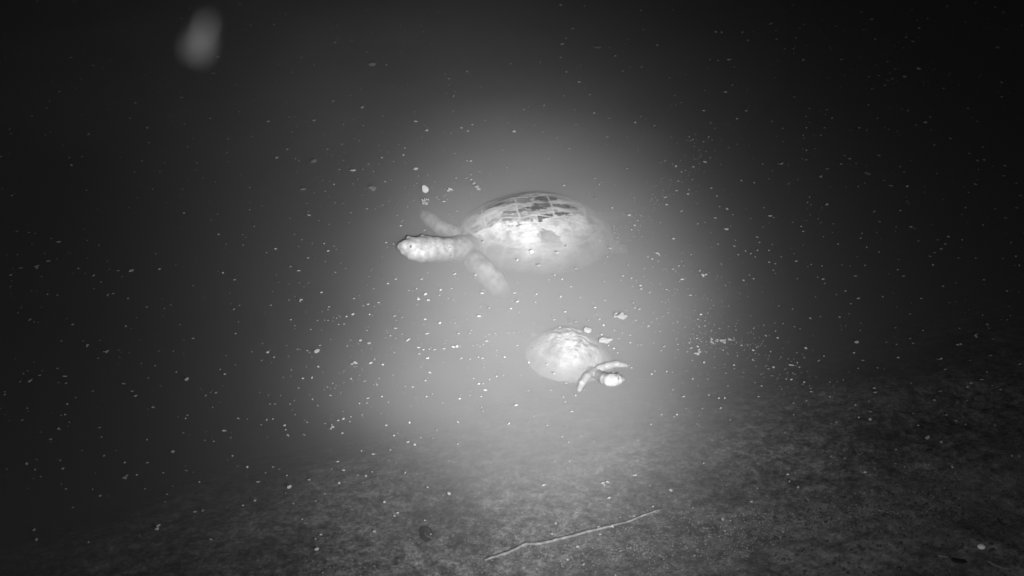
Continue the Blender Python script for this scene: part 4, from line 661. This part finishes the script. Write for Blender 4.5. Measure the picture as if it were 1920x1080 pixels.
# ------------------------------------------------------------------ shallows and bank: stick, twigs, leaf, pebbles, grains
def rod(name, pts, m, label, cat, seed=1, seg=10, sub=6):
    rn = random.Random(seed); V, F = [], []
    cen = []
    for (p0, r0), (p1, r1) in zip(pts[:-1], pts[1:]):
        for s in range(sub): cen.append((p0.lerp(p1, s / sub), r0 + (r1 - r0) * s / sub))
    cen.append(pts[-1])
    for i, (c, r) in enumerate(cen):
        d = (cen[min(i + 1, len(cen) - 1)][0] - cen[max(i - 1, 0)][0]).normalized()
        s_ = d.cross(Vector((0, 0, 1))).normalized(); u_ = s_.cross(d)
        r *= 1 + rn.uniform(-.14, .14); c = c + Vector((rn.uniform(-1, 1), rn.uniform(-1, 1), 0)) * r * .25
        for k in range(seg):
            a_ = 2 * math.pi * k / seg
            V.append(c + s_ * (r * math.cos(a_)) + u_ * (r * math.sin(a_)))
    nrg = len(cen)
    for i in range(nrg - 1):
        for k in range(seg):
            k2 = (k + 1) % seg; F.append((i * seg + k, i * seg + k2, (i + 1) * seg + k2, (i + 1) * seg + k))
    F.append(tuple(range(seg))[::-1]); F.append(tuple((nrg - 1) * seg + k for k in range(seg)))
    return tag(link(name, mesh(name, V, F), m), label, cat)
stick_m = simple("weathered_stick", .09, .24, 160, .7, .0008)
darkwood = simple("dark_wood", .015, .04, 120, .9, .0008, spec=.1)
def G(px, py, up=.002):
    """a point on the bed or on the water, whichever is higher"""
    z = 0.0
    for _ in range(4):
        p = P(px, py, z); z = max(-.002, float(bed_z(p.x, p.y)))
    return P(px, py, z + up)
rod("stick", [(G(908, 1050, .001), 0.00160), (G(952, 1036), 0.00200), (G(985, 1020), 0.00208), (G(1010, 1020), 0.00216), (G(1060, 1008), 0.00216), (G(1120, 992), 0.00208), (G(1158, 983, .000), 0.00176), (G(1178, 978, -.002), 0.00160), (G(1205, 967, .001), 0.00176), (G(1238, 955, .002), 0.00112)],
    stick_m, "long thin pale stick lying in the shallows with a kink near its left end", "stick", 2)
rod("twig", [(G(1846, 999), .0009), (G(1872, 991), .0010), (G(1900, 981), .0011), (G(1930, 968), .0012)], simple("grey_twig", .05, .10, 200, .7), "thin grey twig on the dark bank at the right edge", "twig", 3)
rod("twig", [(G(1871, 972, .006), .0010), (G(1877, 981, .004), .0012), (G(1886, 986), .0011)], darkwood, "short dark bent twig crossing the thin grey twig", "twig", 4)
rod("twig", [(G(1759, 1042), .0011), (G(1768, 1043), .0013), (G(1777, 1045), .0010)], stick_m, "short pale twig on the bank beside the dark leaf", "twig", 5)
rod("twig", [(G(1850, 1050), .0008), (G(1862, 1058), .0010), (G(1875, 1064), .0009), (G(1895, 1068), .0007)], stick_m, "crooked pale rootlet on the bank in the lower right corner", "twig", 6)
p = G(1799, 1052, .002); o = link("leaf", mesh("leaf", *fleck_geo(random.Random(8), 10, 1.5, .25, .08, .3)), darkwood); o.location = p; o.rotation_euler = (0, 0, -.25); k = mpp(p); o.scale = (23 * k, 17 * k * 1.2, 6 * k)
tag(o, "dark dead leaf lying on the bank below the white pebble", "leaf")
p = G(1840, 1025, .002); o = link("pebble", sphere_mesh("pebble", (0, 0, 0), 1, 3), simple("white_pebble", .75, .92, 200, .5)); k = mpp(p); o.location = p; o.scale = (7 * k, 6 * k, 3 * k); o.rotation_euler = (0, 0, -.1)
tag(o, "white oval pebble on the dark bank in the lower right corner", "pebble")
p = G(1686, 1066, .002); o = link("pebble", sphere_mesh("pebble", (0, 0, 0), 1, 3, (1, .9, .8)), simple("dark_stone", .02, .05, 200, .12, spec=.8)); k = mpp(p); o.location = p; o.scale = (5 * k,) * 3
tag(o, "small black wet pebble on the bank at the bottom edge", "pebble")
# sunken ring: the rim of an empty mussel half buried in the silt
V_, F_ = [], []
for i in range(40):
    a_ = 2 * math.pi * i / 40
    for k in range(8):
        b_ = 2 * math.pi * k / 8; rr = .0080 + .0034 * math.cos(b_); V_.append((rr * math.cos(a_), rr * 1.45 * math.sin(a_), .0034 * math.sin(b_)))
    for k in range(8): F_.append((i * 8 + k, ((i + 1) % 40) * 8 + k, ((i + 1) % 40) * 8 + (k + 1) % 8, i * 8 + (k + 1) % 8))
p = P(800, 993, -.018); p.z = float(bed_z(p.x, p.y)) + .001
o = link("ring", mesh("ring", V_, F_), simple("old_shell", .008, .025, 150, .9, spec=.1)); o.location = p; o.rotation_euler = (R(6), R(24), .3); tag(o, "dark sunken ring half buried in the silt left of the long stick", "ring")

# bright grains of sand and shell grit on the shallow bed, and crumbs of soil on the bank: nobody could count them
def scatter(name, cnt, pick, lo_, hi_, m, embed=.2, seed=1):
    rn = random.Random(seed); V, F = [], []
    iv, if_ = ico(1)
    for _ in range(cnt):
        px, py = pick(rn); p = P(px, py, -.01)
        z = float(bed_z(p.x, p.y)); s = rn.uniform(lo_, hi_) ** 1.0
        b0 = len(V); ra = [s * rn.uniform(.6, 1.3) for _ in range(3)]
        V += [(p.x + x * ra[0], p.y + y * ra[1], z + (zz * ra[2]) * .8 + s * (.5 - embed)) for x, y, zz in iv]
        F += [tuple(b0 + i for i in f) for f in if_]
    return tag(link(name, mesh(name, V, F), m), kind="stuff")
def pk_shore(rn):
    while True:
        px, py = rn.uniform(560, 1800), rn.uniform(880, 1095)
        q = math.exp(-((py - (1035 - max(0, px - 1150) * .13)) / 45) ** 2) * (.35 + .65 * math.exp(-((px - 1330) / 330) ** 2))
        if rn.random() < q: return px, py
def pk_all(rn): return rn.uniform(-150, 2050), rn.uniform(780, 1110)
scatter("sand_grains", 2400, pk_shore, .0003, .0009, simple("bright_grit", .08, .52, 30, .4, detail=9), seed=3)
scatter("silt_grains", 1400, pk_all, .0004, .0012, simple("dull_grit", .03, .22, 30, .6, detail=9), seed=4)
def pk_bank(rn):
    return rn.uniform(1450, 2100), rn.uniform(930, 1120)
scatter("soil_crumbs", 900, pk_bank, .0007, .0028, simple("soil_crumb", .02, .07, 40, .7, detail=9), seed=5)

# ------------------------------------------------------------------ a small insect flying close to the lens
d_in = cam_dir(377, 71).normalized()
ip = Vector((0, 0, CAM_H)) + d_in * .33
right = Vector((1, 0, 0)); upv = right.cross(d_in).normalized()
ax = (upv * .92 + right * .36 + d_in * .15).normalized()        # head end up and a little to the right
sy = ax.cross(-d_in).normalized(); sz = ax.cross(sy) * -1
roti = Matrix((ax, sy, sz)).transposed()
ti, mwi = empty("flying_insect", ip, roti); tag(ti, "blurred pale insect flying close to the lens above the dark water", "insect")
INS = .62
L = lambda x, y, z: mwi @ (Vector((x, y, z)) * INS)
ch = [[(L(.0045, 0, 0), .0011, 1), (L(.0062, 0, .0002), .0009, 1)], [(L(-.0055, 0, -.0006), .0006, 1), (L(-.002, 0, 0), .0012, 1), (L(.001, 0, .0003), .0016, 1), (L(.0045, 0, 0), .0010, 1)]]
for s in (-1, 1):
    for k, x in enumerate((.003, .0012, -.0006)):
        ch.append([(L(x, s * .001, -.0006), .00022, 1), (L(x + .001 * (1 - k), s * .0030, -.0012), .00020, 1), (L(x + .002 * (1 - k), s * .0042, -.0034), .00016, 1)])
    ch.append([(L(.0066, s * .0004, .0004), .00018, 1), (L(.0090, s * .0016, .0010), .00014, 1)])
ins_m = simple("insect_body", .03, .06, 500, .9, spec=.1)
ch = [[(p_, r_ * INS, f_) for p_, r_, f_ in c_] for c_ in ch]
ib = link("body", grow_body("body", ch, [], mwi.inverted(), .00013, 1.0, .00002), ins_m, ti)
wgm, n, l = mat("insect_wing")
o = n.new("ShaderNodeOutputMaterial"); p = n.new("ShaderNodeBsdfPrincipled"); tr = n.new("ShaderNodeBsdfTransparent"); mx = n.new("ShaderNodeMixShader")
p.inputs["Base Color"].default_value = grey(.050); p.inputs["Specular IOR Level"].default_value = .1; p.inputs["Roughness"].default_value = .9; mx.inputs[0].default_value = .45
l.new(tr.outputs[0], mx.inputs[1]); l.new(p.outputs[0], mx.inputs[2]); l.new(mx.outputs[0], o.inputs[0])
for s in (-1, 1):
    V_, F_ = [], []
    for zo in (.00003, -.00003):
        for k in range(20):
            a_ = 2 * math.pi * k / 20; x, y = .0046 * math.cos(a_), .0030 * math.sin(a_)
            th = s * .12; x -= .0045
            q_ = (.0015 + x * math.cos(th) - s * y * math.sin(abs(th)), s * (.0005 - x * math.sin(abs(th))) + y * math.cos(th) * .9, .0013 + zo - .06 * x); V_.append(tuple(k_ * INS for k_ in q_))
    F_ = [tuple(range(20)), tuple(range(39, 19, -1))] + [(k, 20 + k, 20 + (k + 1) % 20, (k + 1) % 20) for k in range(20)]
    link("wing", mesh("wing", V_, F_), wgm, ti)
